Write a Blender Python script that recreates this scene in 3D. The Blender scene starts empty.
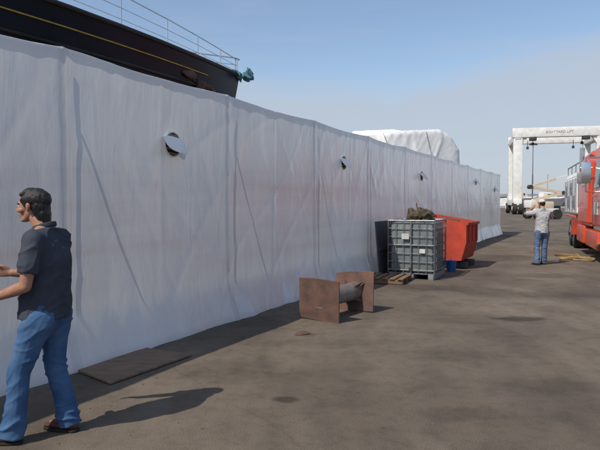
import bpy, bmesh, math, random
from mathutils import Vector, Matrix, Euler, noise, Quaternion
random.seed(4)
scene=bpy.context.scene
R=math.radians
# ------------------------------------------------------------------ materials
def nt(m):
    m.use_nodes=True
    return m.node_tree.nodes, m.node_tree.links
def mat(name,c1,c2=None,scale=6.0,rough=0.6,metal=0.0,bump=0.15,detail=6,stretch=(1,1,1),lo=0.35,hi=0.68,spec=0.4,bdist=0.01,coat=0):
    if c2 is None: c2=tuple(x*0.72 for x in c1)
    m=bpy.data.materials.new(name); n,l=nt(m)
    b=n['Principled BSDF']
    tc=n.new('ShaderNodeTexCoord'); mp=n.new('ShaderNodeMapping'); mp.inputs['Scale'].default_value=stretch
    no=n.new('ShaderNodeTexNoise'); no.inputs['Scale'].default_value=scale; no.inputs['Detail'].default_value=detail
    cr=n.new('ShaderNodeValToRGB'); cr.color_ramp.elements[0].position=lo; cr.color_ramp.elements[1].position=hi
    cr.color_ramp.elements[0].color=(*c1,1); cr.color_ramp.elements[1].color=(*c2,1)
    l.new(tc.outputs['Object'],mp.inputs['Vector']); l.new(mp.outputs['Vector'],no.inputs['Vector'])
    l.new(no.outputs['Fac'],cr.inputs['Fac']); l.new(cr.outputs['Color'],b.inputs['Base Color'])
    n2=n.new('ShaderNodeTexNoise'); n2.inputs['Scale'].default_value=scale*5; n2.inputs['Detail'].default_value=4
    l.new(mp.outputs['Vector'],n2.inputs['Vector'])
    bp=n.new('ShaderNodeBump'); bp.inputs['Strength'].default_value=bump; bp.inputs['Distance'].default_value=bdist
    l.new(n2.outputs['Fac'],bp.inputs['Height']); l.new(bp.outputs['Normal'],b.inputs['Normal'])
    b.inputs['Roughness'].default_value=rough; b.inputs['Metallic'].default_value=metal
    b.inputs['Specular IOR Level'].default_value=spec
    if coat: b.inputs['Coat Weight'].default_value=coat
    return m
M={}
M['skin']=mat('skin',(.36,.19,.125),(.30,.15,.095),18,.5,bump=.1,bdist=.002)
M['lip']=mat('lip',(.26,.10,.08),(.22,.08,.06),18,.45)
M['hair']=mat('hair',(.006,.005,.005),(.02,.017,.015),60,.45,bump=.9,stretch=(1,1,.2),bdist=.004)
M['polo']=mat('polo_cloth',(.045,.052,.070),(.058,.066,.086),9,.9,bump=.3,bdist=.003,spec=.1)
M['jeans']=mat('denim',(.032,.082,.185),(.080,.150,.275),5,.9,bump=.4,bdist=.003,spec=.1,lo=.3,hi=.7)
M['jeans2']=mat('denim_faded',(.07,.11,.19),(.13,.18,.27),7,.9,bump=.5,bdist=.004,spec=.1)
M['shirt2']=mat('grey_shirt',(.42,.42,.42),(.34,.34,.35),8,.9,bump=.5,spec=.1)
M['cap']=mat('cap_cloth',(.6,.58,.54),(.5,.48,.45),10,.9)
M['shoe']=mat('shoe_leather',(.10,.035,.028),(.06,.022,.018),14,.5)
M['sole']=mat('rubber_sole',(.02,.018,.016),None,14,.8)
M['eye']=mat('eye_white',(.6,.57,.53),None,10,.3); M['iris']=mat('iris',(.012,.008,.006),None,10,.3)
M['white']=mat('white_paint',(.74,.74,.71),(.60,.59,.56),1.5,.5,bump=.05)
M['cream']=mat('cream_paint',(.66,.54,.38),(.55,.45,.33),2,.5)
M['red']=mat('orange_red_paint',(.62,.075,.022),(.52,.06,.02),1.6,.35,bump=.04,coat=.3)
M['orange']=mat('orange_red_steel',(.50,.055,.025),(.30,.04,.025),3,.6,bump=.2)
M['black']=mat('black_rubber',(.02,.02,.02),(.035,.033,.03),8,.8)
M['dark']=mat('dark_metal',(.035,.035,.038),(.06,.055,.05),5,.6)
M['chrome']=mat('chrome',(.6,.6,.6),(.5,.5,.5),5,.2,1.0,bump=.02)
M['galv']=mat('galvanised_steel',(.30,.31,.32),(.20,.205,.21),12,.5,.5,bump=.1)
M['cage']=mat('dull_cage_steel',(.20,.21,.215),(.13,.135,.14),12,.55,.4,bump=.1)
M['glass']=mat('dark_glass',(.02,.025,.03),(.03,.035,.04),3,.08,bump=0)
M['rust']=mat('rusty_steel',(.155,.080,.058),(.075,.050,.043),4,.85,bump=.6,detail=10)
M['rustgrey']=mat('weathered_steel',(.22,.205,.19),(.14,.10,.08),5,.6,.2,bump=.3)
M['wood']=mat('pallet_wood',(.22,.14,.08),(.13,.08,.05),4,.85,stretch=(1,12,3),bump=.5)
M['ply']=mat('dirty_plywood',(.24,.165,.11),(.15,.105,.075),4,.85,stretch=(1,3,1),bump=.3,detail=9)
M['bottle']=mat('tote_plastic',(.19,.215,.215),(.12,.14,.142),3,.4,bump=.05,detail=3)
M['label']=mat('paper_label',(.6,.6,.56),None,5,.6)
M['panel']=mat('dark_grey_panel',(.075,.08,.088),(.05,.055,.06),3,.7)
M['bag']=mat('brown_bag',(.10,.080,.05),(.05,.04,.028),14,.9,bump=.8)
M['blue']=mat('blue_plastic',(.02,.09,.28),None,5,.4)
M['teal']=mat('teal_cloth',(.10,.22,.27),(.06,.15,.19),8,.9)
M['hull']=mat('navy_hull',(.007,.012,.022),(.011,.017,.030),1.2,.30,bump=.03,spec=.2)
M['hullblack']=mat('black_boot',(.010,.010,.011),(.03,.025,.022),2,.5)
M['yellow']=mat('yellow_line',(.55,.36,.06),None,8,.6)
M['hose']=mat('yellow_hose',(.36,.24,.09),(.20,.14,.06),8,.6)
M['deck']=mat('deck',(.35,.30,.24),None,5,.6)
M['tarp']=mat('silver_tarp',(.72,.73,.73),(.58,.59,.60),1.1,.45,bump=.35,bdist=.03)
M['tarpw']=mat('white_tarp',(.84,.84,.82),(.76,.76,.75),1.1,.5,bump=.15,bdist=.02)
M['far']=mat('distant_wall',(.42,.42,.42),(.33,.33,.34),.4,.8)
M['farroof']=mat('distant_roof',(.25,.24,.24),None,.4,.8)
M['ltred']=mat('brown_strip',(.30,.19,.13),None,10,.7)
M['hole']=mat('dark_opening',(.03,.02,.018),None,10,.8)
M['letter']=mat('faded_lettering',(.34,.36,.38),None,3,.7)
M['stone']=mat('gravel_stone',(.18,.155,.13),(.10,.085,.07),9,.9)

# ---- plastic film
def film_mat():
    m=bpy.data.materials.new('translucent_plastic_film'); n,l=nt(m)
    n.remove(n['Principled BSDF']); out=n['Material Output']
    tc=n.new('ShaderNodeTexCoord')
    def noi(scale,stretch,detail=5,rot=(0,0,0),dist=0):
        mp=n.new('ShaderNodeMapping'); mp.inputs['Scale'].default_value=stretch; mp.inputs['Rotation'].default_value=rot
        l.new(tc.outputs['Object'],mp.inputs['Vector'])
        t=n.new('ShaderNodeTexNoise'); t.inputs['Scale'].default_value=scale; t.inputs['Detail'].default_value=detail
        t.inputs['Distortion'].default_value=dist
        l.new(mp.outputs['Vector'],t.inputs['Vector']); return t
    def ramp(src,stops):
        r=n.new('ShaderNodeValToRGB'); e=r.color_ramp.elements
        e[0].position=stops[0][0]; e[0].color=(*stops[0][1],1)
        e[1].position=stops[-1][0]; e[1].color=(*stops[-1][1],1)
        for p,c in stops[1:-1]:
            x=e.new(p); x.color=(*c,1)
        l.new(src,r.inputs['Fac']); return r
    def math_(op,a,b=None,c=None):
        x=n.new('ShaderNodeMath'); x.operation=op
        for i,v in enumerate((a,b,c)):
            if v is None: continue
            if isinstance(v,(int,float)): x.inputs[i].default_value=v
            else: l.new(v,x.inputs[i])
        return x.outputs[0]
    a=noi(1.0,(.22,1,3.0),4)
    tint=ramp(a.outputs['Fac'],[(.38,(1,1,1)),(.50,(.96,.945,.95)),(.60,(.94,.875,.87)),(.66,(.91,.82,.81)),(.74,(.95,.94,.95))])
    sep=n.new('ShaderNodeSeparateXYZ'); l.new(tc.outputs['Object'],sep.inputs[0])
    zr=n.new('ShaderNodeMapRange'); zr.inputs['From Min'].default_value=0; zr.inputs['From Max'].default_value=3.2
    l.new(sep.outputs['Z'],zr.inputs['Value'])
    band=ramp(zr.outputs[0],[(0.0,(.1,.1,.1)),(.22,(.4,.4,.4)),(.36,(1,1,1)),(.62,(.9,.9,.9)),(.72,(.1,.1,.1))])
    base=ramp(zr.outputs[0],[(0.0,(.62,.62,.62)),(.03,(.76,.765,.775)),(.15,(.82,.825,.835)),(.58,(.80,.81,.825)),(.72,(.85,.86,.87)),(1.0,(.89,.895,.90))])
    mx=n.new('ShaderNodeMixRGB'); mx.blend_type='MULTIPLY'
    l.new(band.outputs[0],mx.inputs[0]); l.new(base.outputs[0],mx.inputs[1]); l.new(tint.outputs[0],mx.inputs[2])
    d=noi(1.4,(1.2,1,.3),7); dr=ramp(d.outputs['Fac'],[(.35,(.93,.93,.93)),(.62,(1,1,1))])
    mx2=n.new('ShaderNodeMixRGB'); mx2.blend_type='MULTIPLY'; mx2.inputs[0].default_value=1
    l.new(mx.outputs[0],mx2.inputs[1]); l.new(dr.outputs[0],mx2.inputs[2])
    # doubled film where two sheets overlap at every post
    wv=noi(.9,(.2,1,1),2).outputs['Fac']
    xs=math_('MULTIPLY_ADD',wv,.10,sep.outputs['X'])
    fr_=math_('FRACT',math_('MULTIPLY_ADD',xs,1/2.82,.48))
    ab=math_('ABSOLUTE',math_('SUBTRACT',fr_,.5))
    lap=n.new('ShaderNodeMapRange'); l.new(ab,lap.inputs['Value']); lap.inputs['From Min'].default_value=.020; lap.inputs['From Max'].default_value=.024
    lap.inputs['To Min'].default_value=.90; lap.inputs['To Max'].default_value=1
    mx3=n.new('ShaderNodeMixRGB'); mx3.blend_type='MULTIPLY'; mx3.inputs[0].default_value=1
    l.new(mx2.outputs[0],mx3.inputs[1]); l.new(lap.outputs[0],mx3.inputs[2]); mx2=mx3
    b1=noi(2.0,(1.3,1,.35),5,(0,R(14),0),.3); b2=noi(3.2,(1,1,.3),5,(0,R(-30),0),.6)
    ad=math_('ADD',b1.outputs['Fac'],b2.outputs['Fac'])
    bp=n.new('ShaderNodeBump'); bp.inputs['Strength'].default_value=.55; bp.inputs['Distance'].default_value=.035
    l.new(ad,bp.inputs['Height'])
    df=n.new('ShaderNodeBsdfDiffuse'); tr=n.new('ShaderNodeBsdfTranslucent'); gl=n.new('ShaderNodeBsdfGlossy')
    gl.inputs['Roughness'].default_value=.20; gl.inputs['Color'].default_value=(1,1,1,1)
    for s in (df,tr): l.new(mx2.outputs[0],s.inputs['Color']); l.new(bp.outputs[0],s.inputs['Normal'])
    l.new(bp.outputs[0],gl.inputs['Normal'])
    a1=n.new('ShaderNodeMixShader'); a1.inputs[0].default_value=.33
    l.new(df.outputs[0],a1.inputs[1]); l.new(tr.outputs[0],a1.inputs[2])
    fr=n.new('ShaderNodeFresnel'); fr.inputs['IOR'].default_value=1.5; l.new(bp.outputs[0],fr.inputs['Normal'])
    a2=n.new('ShaderNodeMixShader'); l.new(fr.outputs[0],a2.inputs[0]); l.new(a1.outputs[0],a2.inputs[1]); l.new(gl.outputs[0],a2.inputs[2])
    l.new(a2.outputs[0],out.inputs['Surface'])
    return m
M['film']=film_mat()

# ---- ground
def ground_mat():
    m=bpy.data.materials.new('worn_asphalt'); n,l=nt(m); b=n['Principled BSDF']
    tc=n.new('ShaderNodeTexCoord')
    def noi(scale,detail=6,stretch=(1,1,1),rot=0,dist=0):
        mp=n.new('ShaderNodeMapping'); mp.inputs['Scale'].default_value=stretch; mp.inputs['Rotation'].default_value=(0,0,rot)
        l.new(tc.outputs['Object'],mp.inputs['Vector'])
        t=n.new('ShaderNodeTexNoise'); t.inputs['Scale'].default_value=scale; t.inputs['Detail'].default_value=detail
        t.inputs['Distortion'].default_value=dist
        l.new(mp.outputs['Vector'],t.inputs['Vector']); return t.outputs['Fac']
    def ramp(src,stops):
        r=n.new('ShaderNodeValToRGB'); e=r.color_ramp.elements
        e[0].position=stops[0][0]; e[0].color=(*stops[0][1],1); e[1].position=stops[-1][0]; e[1].color=(*stops[-1][1],1)
        for p,c in stops[1:-1]:
            x=e.new(p); x.color=(*c,1)
        l.new(src,r.inputs['Fac']); return r.outputs[0]
    def mul(a,bb,f=1.0):
        x=n.new('ShaderNodeMixRGB'); x.blend_type='MULTIPLY'; x.inputs[0].default_value=f
        l.new(a,x.inputs[1]); l.new(bb,x.inputs[2]); return x.outputs[0]
    c=ramp(noi(.35,8,dist=.8),[(.30,(.100,.081,.064)),(.5,(.142,.115,.089)),(.72,(.190,.155,.120))])
    c=mul(c,ramp(noi(.8,9,(1,.45,1),R(-27),.6),[(.36,(.72,.71,.71)),(.52,(1,1,1))]),.85)
    c=mul(c,ramp(noi(1.6,8,(1,.3,1),R(-27)),[(.32,(.80,.80,.81)),(.6,(1,1,1))]),.8)
    c=mul(c,ramp(noi(2.6,9,dist=.4),[(.30,(.80,.79,.78)),(.48,(1,1,1)),(.8,(1.12,1.10,1.08))]),.9)
    c=mul(c,ramp(noi(9,9,dist=.5),[(.34,(.86,.85,.85)),(.5,(1,1,1)),(.75,(1.06,1.05,1.04))]),.8)
    c=mul(c,ramp(noi(90,3),[(.3,(.68,.68,.68)),(.7,(1.28,1.28,1.27))]),.8)
    v=n.new('ShaderNodeTexVoronoi'); v.inputs['Scale'].default_value=2.2; l.new(tc.outputs['Object'],v.inputs['Vector'])
    c=mul(c,ramp(v.outputs['Distance'],[(.02,(.45,.43,.42)),(.06,(1,1,1))]),.6)
    v2=n.new('ShaderNodeTexVoronoi'); v2.feature='DISTANCE_TO_EDGE'; v2.inputs['Scale'].default_value=.2
    mpn=n.new('ShaderNodeMixRGB'); mpn.blend_type='ADD'; mpn.inputs[0].default_value=.5
    tn=n.new('ShaderNodeTexNoise'); tn.inputs['Scale'].default_value=1.2; tn.inputs['Detail'].default_value=6
    l.new(tc.outputs['Object'],tn.inputs['Vector']); l.new(tc.outputs['Object'],mpn.inputs[1]); l.new(tn.outputs['Color'],mpn.inputs[2])
    l.new(mpn.outputs[0],v2.inputs['Vector'])
    c=mul(c,ramp(v2.outputs['Distance'],[(.0012,(.72,.7,.68)),(.004,(1,1,1))]),.4)
    nn=noi(5,6)
    for (x,y,r,s,k) in [(3.15,8.25,.22,2.0,.40),(-.12,4.85,.09,1.5,.45),(1.6,6.3,.35,1.3,.78),(.1,7.25,.13,1.0,.65),(5.5,13.2,.5,1.6,.70),(-.8,5.7,.5,1.2,.78),(2.2,5.2,.3,2,.80),(4.4,10.4,.5,2.2,.74),(2.6,11.3,.5,1.5,.70),(1.2,4.5,.2,2.0,.78),(6.5,18,.6,1.6,.7)]:
        mp=n.new('ShaderNodeMapping'); mp.vector_type='POINT'
        mp.inputs['Location'].default_value=(-x/s,-y,0); mp.inputs['Scale'].default_value=(1/s,1,1)
        l.new(tc.outputs['Object'],mp.inputs['Vector'])
        ln=n.new('ShaderNodeVectorMath'); ln.operation='LENGTH'; l.new(mp.outputs[0],ln.inputs[0])
        a=n.new('ShaderNodeMath'); a.operation='MULTIPLY_ADD'; l.new(nn,a.inputs[0]); a.inputs[1].default_value=r*1.3; l.new(ln.outputs['Value'],a.inputs[2])
        mr=n.new('ShaderNodeMapRange'); mr.interpolation_type='SMOOTHSTEP'; l.new(a.outputs[0],mr.inputs['Value'])
        mr.inputs['From Min'].default_value=r*1.05; mr.inputs['From Max'].default_value=r*1.8
        mr.inputs['To Min'].default_value=k; mr.inputs['To Max'].default_value=1
        c=mul(c,mr.outputs[0])
    l.new(c,b.inputs['Base Color']); b.inputs['Roughness'].default_value=.88; b.inputs['Specular IOR Level'].default_value=.25
    bp=n.new('ShaderNodeBump'); bp.inputs['Strength'].default_value=.5; bp.inputs['Distance'].default_value=.010
    s1=noi(60,5); s2=noi(5,6); a=n.new('ShaderNodeMath'); a.operation='MULTIPLY_ADD'; l.new(s2,a.inputs[0]); a.inputs[1].default_value=2.0; l.new(s1,a.inputs[2])
    l.new(a.outputs[0],bp.inputs['Height']); l.new(bp.outputs[0],b.inputs['Normal'])
    return m
M['ground']=ground_mat()

# ------------------------------------------------------------------ builders
def link(o,parent=None):
    scene.collection.objects.link(o)
    if parent: o.parent=parent
    return o
def empty(name,loc=(0,0,0),rz=0):
    e=bpy.data.objects.new(name,None); e.location=loc; e.rotation_euler=(0,0,rz); e.empty_display_size=.2
    return link(e)
class B:
    def __init__(s): s.bm=bmesh.new(); s.mats=[]
    def mi(s,m):
        if m not in s.mats: s.mats.append(m)
        return s.mats.index(m)
    def add(s,t,m):
        i=s.mi(m)
        for f in t.faces: f.material_index=i
        me=bpy.data.meshes.new('t'); t.to_mesh(me); t.free(); s.bm.from_mesh(me); bpy.data.meshes.remove(me)
    def box(s,c,size,m,rot=(0,0,0),bev=0,taper=None,seg=2):
        t=bmesh.new(); bmesh.ops.create_cube(t,size=1)
        for v in t.verts:
            if taper and v.co.z>0: v.co.x*=taper[0]; v.co.y*=taper[1]
            v.co=Vector((v.co.x*size[0],v.co.y*size[1],v.co.z*size[2]))
        if bev: bmesh.ops.bevel(t,geom=list(t.edges),offset=bev,segments=seg,profile=.6,affect='EDGES')
        t.transform(Matrix.Translation(c)@Euler(rot).to_matrix().to_4x4()); s.add(t,m)
    def cyl(s,p1,p2,r,m,r2=None,seg=16,caps=True,bev=0):
        p1=Vector(p1);p2=Vector(p2); d=p2-p1; r2=r if r2 is None else r2
        t=bmesh.new(); bmesh.ops.create_cone(t,cap_ends=caps,segments=seg,radius1=r,radius2=r2,depth=d.length)
        if bev: bmesh.ops.bevel(t,geom=[e for e in t.edges if len(e.link_faces)==2 and any(len(f.verts)>4 for f in e.link_faces)],offset=bev,segments=2,affect='EDGES')
        t.transform(Matrix.Translation((p1+p2)/2)@d.to_track_quat('Z','Y').to_matrix().to_4x4()); s.add(t,m)
    def hull(s,pts,m,bev=0,seg=2):
        t=bmesh.new()
        for p in pts: t.verts.new(p)
        r=bmesh.ops.convex_hull(t,input=list(t.verts))
        for v in [v for v in t.verts if not v.link_faces]: t.verts.remove(v)
        bmesh.ops.dissolve_limit(t,angle_limit=.01,verts=list(t.verts),edges=list(t.edges))
        if bev: bmesh.ops.bevel(t,geom=list(t.edges),offset=bev,segments=seg,affect='EDGES')
        s.add(t,m)
    def sph(s,c,r,m,rot=None,sub=2):
        t=bmesh.new(); bmesh.ops.create_icosphere(t,subdivisions=sub,radius=1)
        if not hasattr(r,'__len__'): r=(r,r,r)
        for v in t.verts: v.co=Vector((v.co.x*r[0],v.co.y*r[1],v.co.z*r[2]))
        mt=Matrix.Translation(c)
        if rot: mt=mt@Euler(rot).to_matrix().to_4x4()
        t.transform(mt); s.add(t,m)
    def tube(s,pts,r,m,seg=8):
        for a,b in zip(pts[:-1],pts[1:]): s.cyl(a,b,r,m,seg=seg)
        for p in pts[1:-1]: s.sph(p,r,m,sub=1)
    def done(s,name,parent=None,ang=35,fn=None):
        me=bpy.data.meshes.new(name)
        if fn:
            for v in s.bm.verts: v.co=fn(v.co)
        s.bm.to_mesh(me); s.bm.free()
        for m in s.mats: me.materials.append(m)
        for p in me.polygons: p.use_smooth=True
        me.set_sharp_from_angle(angle=R(ang))
        return link(bpy.data.objects.new(name,me),parent)
def curve(name,pts,r,m,parent=None):
    c=bpy.data.curves.new(name,'CURVE'); c.dimensions='3D'; c.bevel_depth=r; c.bevel_resolution=3
    sp=c.splines.new('NURBS'); sp.points.add(len(pts)-1)
    for q,p in zip(sp.points,pts): q.co=(*p,1)
    sp.use_endpoint_u=True; sp.order_u=4; c.resolution_u=8
    c.materials.append(m); return link(bpy.data.objects.new(name,c),parent)

# ------------------------------------------------------------------ ground
bm=bmesh.new(); bmesh.ops.create_grid(bm,x_segments=2,y_segments=2,size=3000)
me=bpy.data.meshes.new('ground'); bm.to_mesh(me); bm.free(); me.materials.append(M['ground'])
link(bpy.data.objects.new('ground',me))

# ------------------------------------------------------------------ wall frame
DX,DY=.4552,.8904; NX,NY=.8904,-.4552; WX,WY=-2.305,5.72
WANG=math.atan2(DY,DX); BAY=2.82
def wp(s,n,z=0): return Vector((WX+DX*s+NX*n,WY+DY*s+NY*n,z))
wall=empty('plastic_sheeting_wall',(WX,WY,0),WANG)   # local x=s, y=-n
S0,S1=-12.0,28.4
def fbm(x,y,z=0): return noise.fractal(Vector((x,y,z)),1.0,2.0,2)
def wall_n(s,z,H):
    k=math.floor(s/BAY); p=(s/BAY)-k
    rnd=random.Random(k*7+3); A=rnd.uniform(-.06,.02)
    zz=max(0,min(1,z/H))
    n=A*math.sin(math.pi*p)**1.3*math.sin(math.pi*zz)
    d=min(p,1-p)*BAY
    wob=.03*noise.noise(Vector((z*1.3,k,1)))
    n+=.014*math.exp(-((d+wob*.3)/.03)**2)
    q=.3+.4*rnd.random(); sg=(1 if rnd.random()>.4 else -1)
    n+=.006*math.exp(-((p-q)*BAY/.035+wob*20+ (z-1.5)*rnd.uniform(-1,1))**2)*sg*min(1,zz*3)
    n+=.016*fbm(s*.45,z*.35,3)
    n+=.004*noise.noise(Vector((s*3.2+z*.5,z*.45,8)))
    r=1-abs(noise.noise(Vector((s*1.0+z*.55,z*.35-s*.12,5)))*3.2); n+=.009*max(0,r)**4
    r=1-abs(noise.noise(Vector((s*.8-z*.6,z*.35+s*.15,15)))*3.2); n+=.008*max(0,r)**4
    r=1-abs(noise.noise(Vector((s*2.1+z*1.3,z*.9-s*.3,25)))*4); n+=.003*max(0,r)**3
    up=max(0,(zz-.72)/.28); n+=.006*up*noise.noise(Vector((s*5,z*.6,4)))
    t=max(0,(.55-z)/.55)
    n+=.16*t**1.5*(1+.5*noise.noise(Vector((s*1.1,0,2))))+.035*t*noise.noise(Vector((s*3.6,z*.6,0)))
    return n
cols=[]; s=S0
while s<=S1:
    cols.append(s); s+=.03 if -3<s<10 else .06
rows=90; V=[];F=[]
for i,s in enumerate(cols):
    k=math.floor(s/BAY); p=s/BAY-k; rnd=random.Random(k*3+1)
    H=3.16-rnd.uniform(.03,.065)*math.sin(math.pi*p)**.8+.006*noise.noise(Vector((s*1.5,0,0)))
    for j in range(rows+1):
        f=j/rows; z=H*f
        zb=z if j>0 else .004
        V.append((s,-wall_n(s,z,H),zb))
    n0=wall_n(s,H,H)
    V.append((s,-n0+.012,H+.006)); V.append((s,-n0+.024,H-.002)); V.append((s,-n0+.028,H-.02))
nr=rows+4
for i in range(len(cols)-1):
    for j in range(nr-1):
        a=i*nr+j; F.append((a,a+nr,a+nr+1,a+1))
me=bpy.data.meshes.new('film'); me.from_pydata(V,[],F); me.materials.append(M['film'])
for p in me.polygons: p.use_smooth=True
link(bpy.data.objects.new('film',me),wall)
V=[];F=[]
for j in range(41):
    z=3.13*j/40
    for i in range(31):
        y=i*.1; V.append((S1+.03*math.sin(y*4+z),y-wall_n(S1,z,3.13)*(1 if i==0 else .3),z+.004))
for j in range(40):
    for i in range(30):
        a=j*31+i; F.append((a,a+1,a+32,a+31))
me=bpy.data.meshes.new('film_return'); me.from_pydata(V,[],F); me.materials.append(M['film'])
for p in me.polygons: p.use_smooth=True
link(bpy.data.objects.new('film_return',me),wall)
b=B(); k=-4
while k*BAY<S1:
    b.cyl((k*BAY,.055,0),(k*BAY,.055,3.06),.012,M['galv'],seg=10)
    b.cyl((k*BAY,.07,2.6),(k*BAY,1.2,.02),.012,M['galv'],seg=8); k+=1
b.done('scaffold_frame',wall)
b=B()
s=S0
while s<S1-.5:
    L=random.uniform(1.0,2.0)
    if random.random()<.25: b.box((s+L/2,-.23,.02),(L,.05,.035),M['ply'],rot=(0,0,random.uniform(-.02,.02)),bev=.005)
    s+=L+random.uniform(.1,1.2)
b.done('hem_weights',wall)
# vent holes: cut round opening with the cut-out disc of film folded outward
for s,z,sc in ((1.66,2.43,1.2),(7.0,2.53,1.1),(13.0,2.51,1.1),(21.4,2.6,1.1),(26.8,2.4,1.1)):
    b=B(); n0=wall_n(s,z,3.15)
    r=.125*sc
    b.cyl((s,-n0-.008,z-.06),(s,-n0-.012,z-.06),r*.95,M['hole'],seg=28)
    for q in range(5):
        zz=z-.06+r*.75-q*r*.38; w=r*.93*math.sqrt(max(.04,1-((zz-z+.06)/r)**2))
        b.box((s,-n0-.016,zz),(w*1.9,.006,r*.16),M['ltred'],rot=(0,R(4),0),bev=.001)
    t=bmesh.new(); g=[]
    for ri in range(7):
        rr=r*1.25*ri/6; g.append([t.verts.new((rr*math.cos(i/28*6.28318),rr*math.sin(i/28*6.28318),-.35*rr*rr/r+.012*math.sin(i/28*6.28*3)*ri/6)) for i in range(28)])
    for ri in range(6):
        for i in range(28):
            k2=(i+1)%28
            try: t.faces.new((g[ri][i],g[ri+1][i],g[ri+1][k2],g[ri][k2]))
            except: pass
    bmesh.ops.remove_doubles(t,verts=list(t.verts),dist=.0005); bmesh.ops.recalc_face_normals(t,faces=list(t.faces))
    bmesh.ops.solidify(t,geom=list(t.faces),thickness=.003)
    t.transform(Matrix.Translation((s,-n0-.01,z-.06+r*1.0))@Euler((R(42),R(6),0)).to_matrix().to_4x4()@Matrix.Translation((0,-r*1.0,0)))
    b.add(t,M['tarpw'])
    for i in range(24):
        a0=i/24*2*math.pi; a1=(i+1)/24*2*math.pi
        b.cyl((s+r*math.cos(a0),-n0-.012,z-.06+r*math.sin(a0)),(s+r*math.cos(a1),-n0-.012,z-.06+r*math.sin(a1)),.009,M['tarpw'],seg=6)
    b.done('vent',wall)

# ------------------------------------------------------------------ yacht
ya=empty('yacht')
P0=Vector((-1.44,14.0)); a=R(17)
d2=Vector((DX*math.cos(a)+DY*math.sin(a)*1.0, DY*math.cos(a)-DX*math.sin(a)))
n2=Vector((d2.y,-d2.x))
def hb(t): return 3.0*(1-(1-min(t,13)/13)**2.1)
def sheer(t): return 4.66-.012*t+.0012*t*t
def hp(t,f,side,off=0):
    zt=sheer(t); z=.9+(zt-.9)*f
    bb=hb(t)*(f**(.9-.03*min(t,14)))+off
    q=P0-d2*(t+(1-f)*.9)+n2*(bb*side)
    return Vector((q.x,q.y,z))
b=B(); t=bmesh.new()
T=[0,.15,.4,.8,1.3,2,3,4,5,6.5,8,10,12,15,18,22,26]
FS=[0,.12,.25,.4,.55,.7,.82,.9,.96,1.0]
for side in (1,-1):
    g=[[t.verts.new(hp(q,f,side)) for f in FS] for q in T]
    for i in range(len(T)-1):
        for j in range(len(FS)-1):
            fc=[g[i][j],g[i+1][j],g[i+1][j+1],g[i][j+1]]
            if side>0: fc.reverse()
            try: t.faces.new(fc)
            except: pass
bmesh.ops.remove_doubles(t,verts=list(t.verts),dist=.004); bmesh.ops.recalc_face_normals(t,faces=list(t.faces))
b.add(t,M['hull']); hullo=b.done('hull',ya,ang=50)
b=B(); t=bmesh.new(); pr=None
for q in T:
    l=hp(q,.96,1); r_=hp(q,.96,-1); c=(t.verts.new(l),t.verts.new(r_))
    if pr and q>.15: t.faces.new((pr[0],pr[1],c[1],c[0]))
    pr=c
bmesh.ops.recalc_face_normals(t,faces=list(t.faces)); b.add(t,M['deck'])
b.done('deck',ya)
b=B()
b.tube([hp(q,1,1,.0)+Vector((0,0,.02)) for q in T],.045,M['hullblack'])
b.tube([hp(q,1,-1,.0)+Vector((0,0,.02)) for q in T],.045,M['hullblack'])
b.tube([hp(q,.93,1,.02) for q in T if q>.8],.012,M['yellow'])
b.tube([hp(q,.86,1,.02) for q in T if q>.4],.03,M['hullblack'])
b.done('rub_rails',ya)
b=B()
st=[.1,.8,1.7,2.7,3.9,5.2,6.6,8,9.5]
for side in (1,-1):
    for q in st:
        p=hp(q,1,side,-.08); p2=p+Vector((0,0,.40+.05*q)); b.cyl(p,p2,.014,M['chrome'],seg=8)
    for fr in (1,.62,.3):
        b.tube([hp(q,1,side,-.08)+Vector((0,0,(.40+.05*q)*fr)) for q in st],.008 if fr<1 else .013,M['chrome'],seg=6)
b.tube([hp(.1,1,1,-.08)+Vector((0,0,.40)),Vector((P0.x,P0.y,5.05)),hp(.1,1,-1,-.08)+Vector((0,0,.40))],.014,M['chrome'])
b.done('guard_rail',ya)
b=B()
pa=hp(1.5,.86,1,.05)
b.box(pa,(.2,.18,.22),M['rust'],rot=(.3,.1,.7),bev=.05); b.cyl(pa+Vector((-.15,-.2,.1)),pa+Vector((.2,.25,.0)),.03,M['rust'])
b.sph(hp(1.9,.90,1,.03),(.24,.05,.09),M['rust'],rot=(0,0,1.1)); b.sph(hp(1.0,.84,1,.03),(.09,.05,.16),M['rust'],rot=(0,.4,1.1)); b.sph(hp(1.4,.80,1,.03),(.16,.05,.12),M['rust'],rot=(0,.9,1.1))
b.done('anchor',ya,ang=80,fn=lambda c:c+Vector((noise.noise(c*6),noise.noise(c*6+Vector((4,4,4))),noise.noise(c*6+Vector((7,1,2)))))*.05)
b=B()
for i in range(9): b.sph(Vector((P0.x+.0+random.uniform(-.12,.26),P0.y+random.uniform(-.1,.1),4.70+random.uniform(-.06,.08))),(random.uniform(.10,.18),.1,.04),M['teal'],rot=(random.random(),random.random(),random.random()),sub=3)
b.done('folded_cover',ya,ang=80,fn=lambda c:c+Vector((noise.noise(c*8),noise.noise(c*8+Vector((4,4,4))),noise.noise(c*8+Vector((7,1,2)))))*.05)
b=B()
def yl(t,w,z): q=P0-d2*t+n2*w; return (q.x,q.y,z)
b.hull([yl(13,-2,4.6),yl(13,2,4.6),yl(25,2.3,4.6),yl(25,-2.3,4.6),yl(14.8,-1.7,6.6),yl(14.8,1.7,6.6),yl(24,2,6.6),yl(24,-2,6.6)],M['white'],bev=.1)
b.done('wheelhouse',ya)
b=B()
for q in (5,10,16,22):
    for w in (-1,1):
        b.cyl(yl(q,w*.6,0),yl(q,w*.6,2.2),.12,M['dark'])
b.done('hull_stands',ya)

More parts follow.
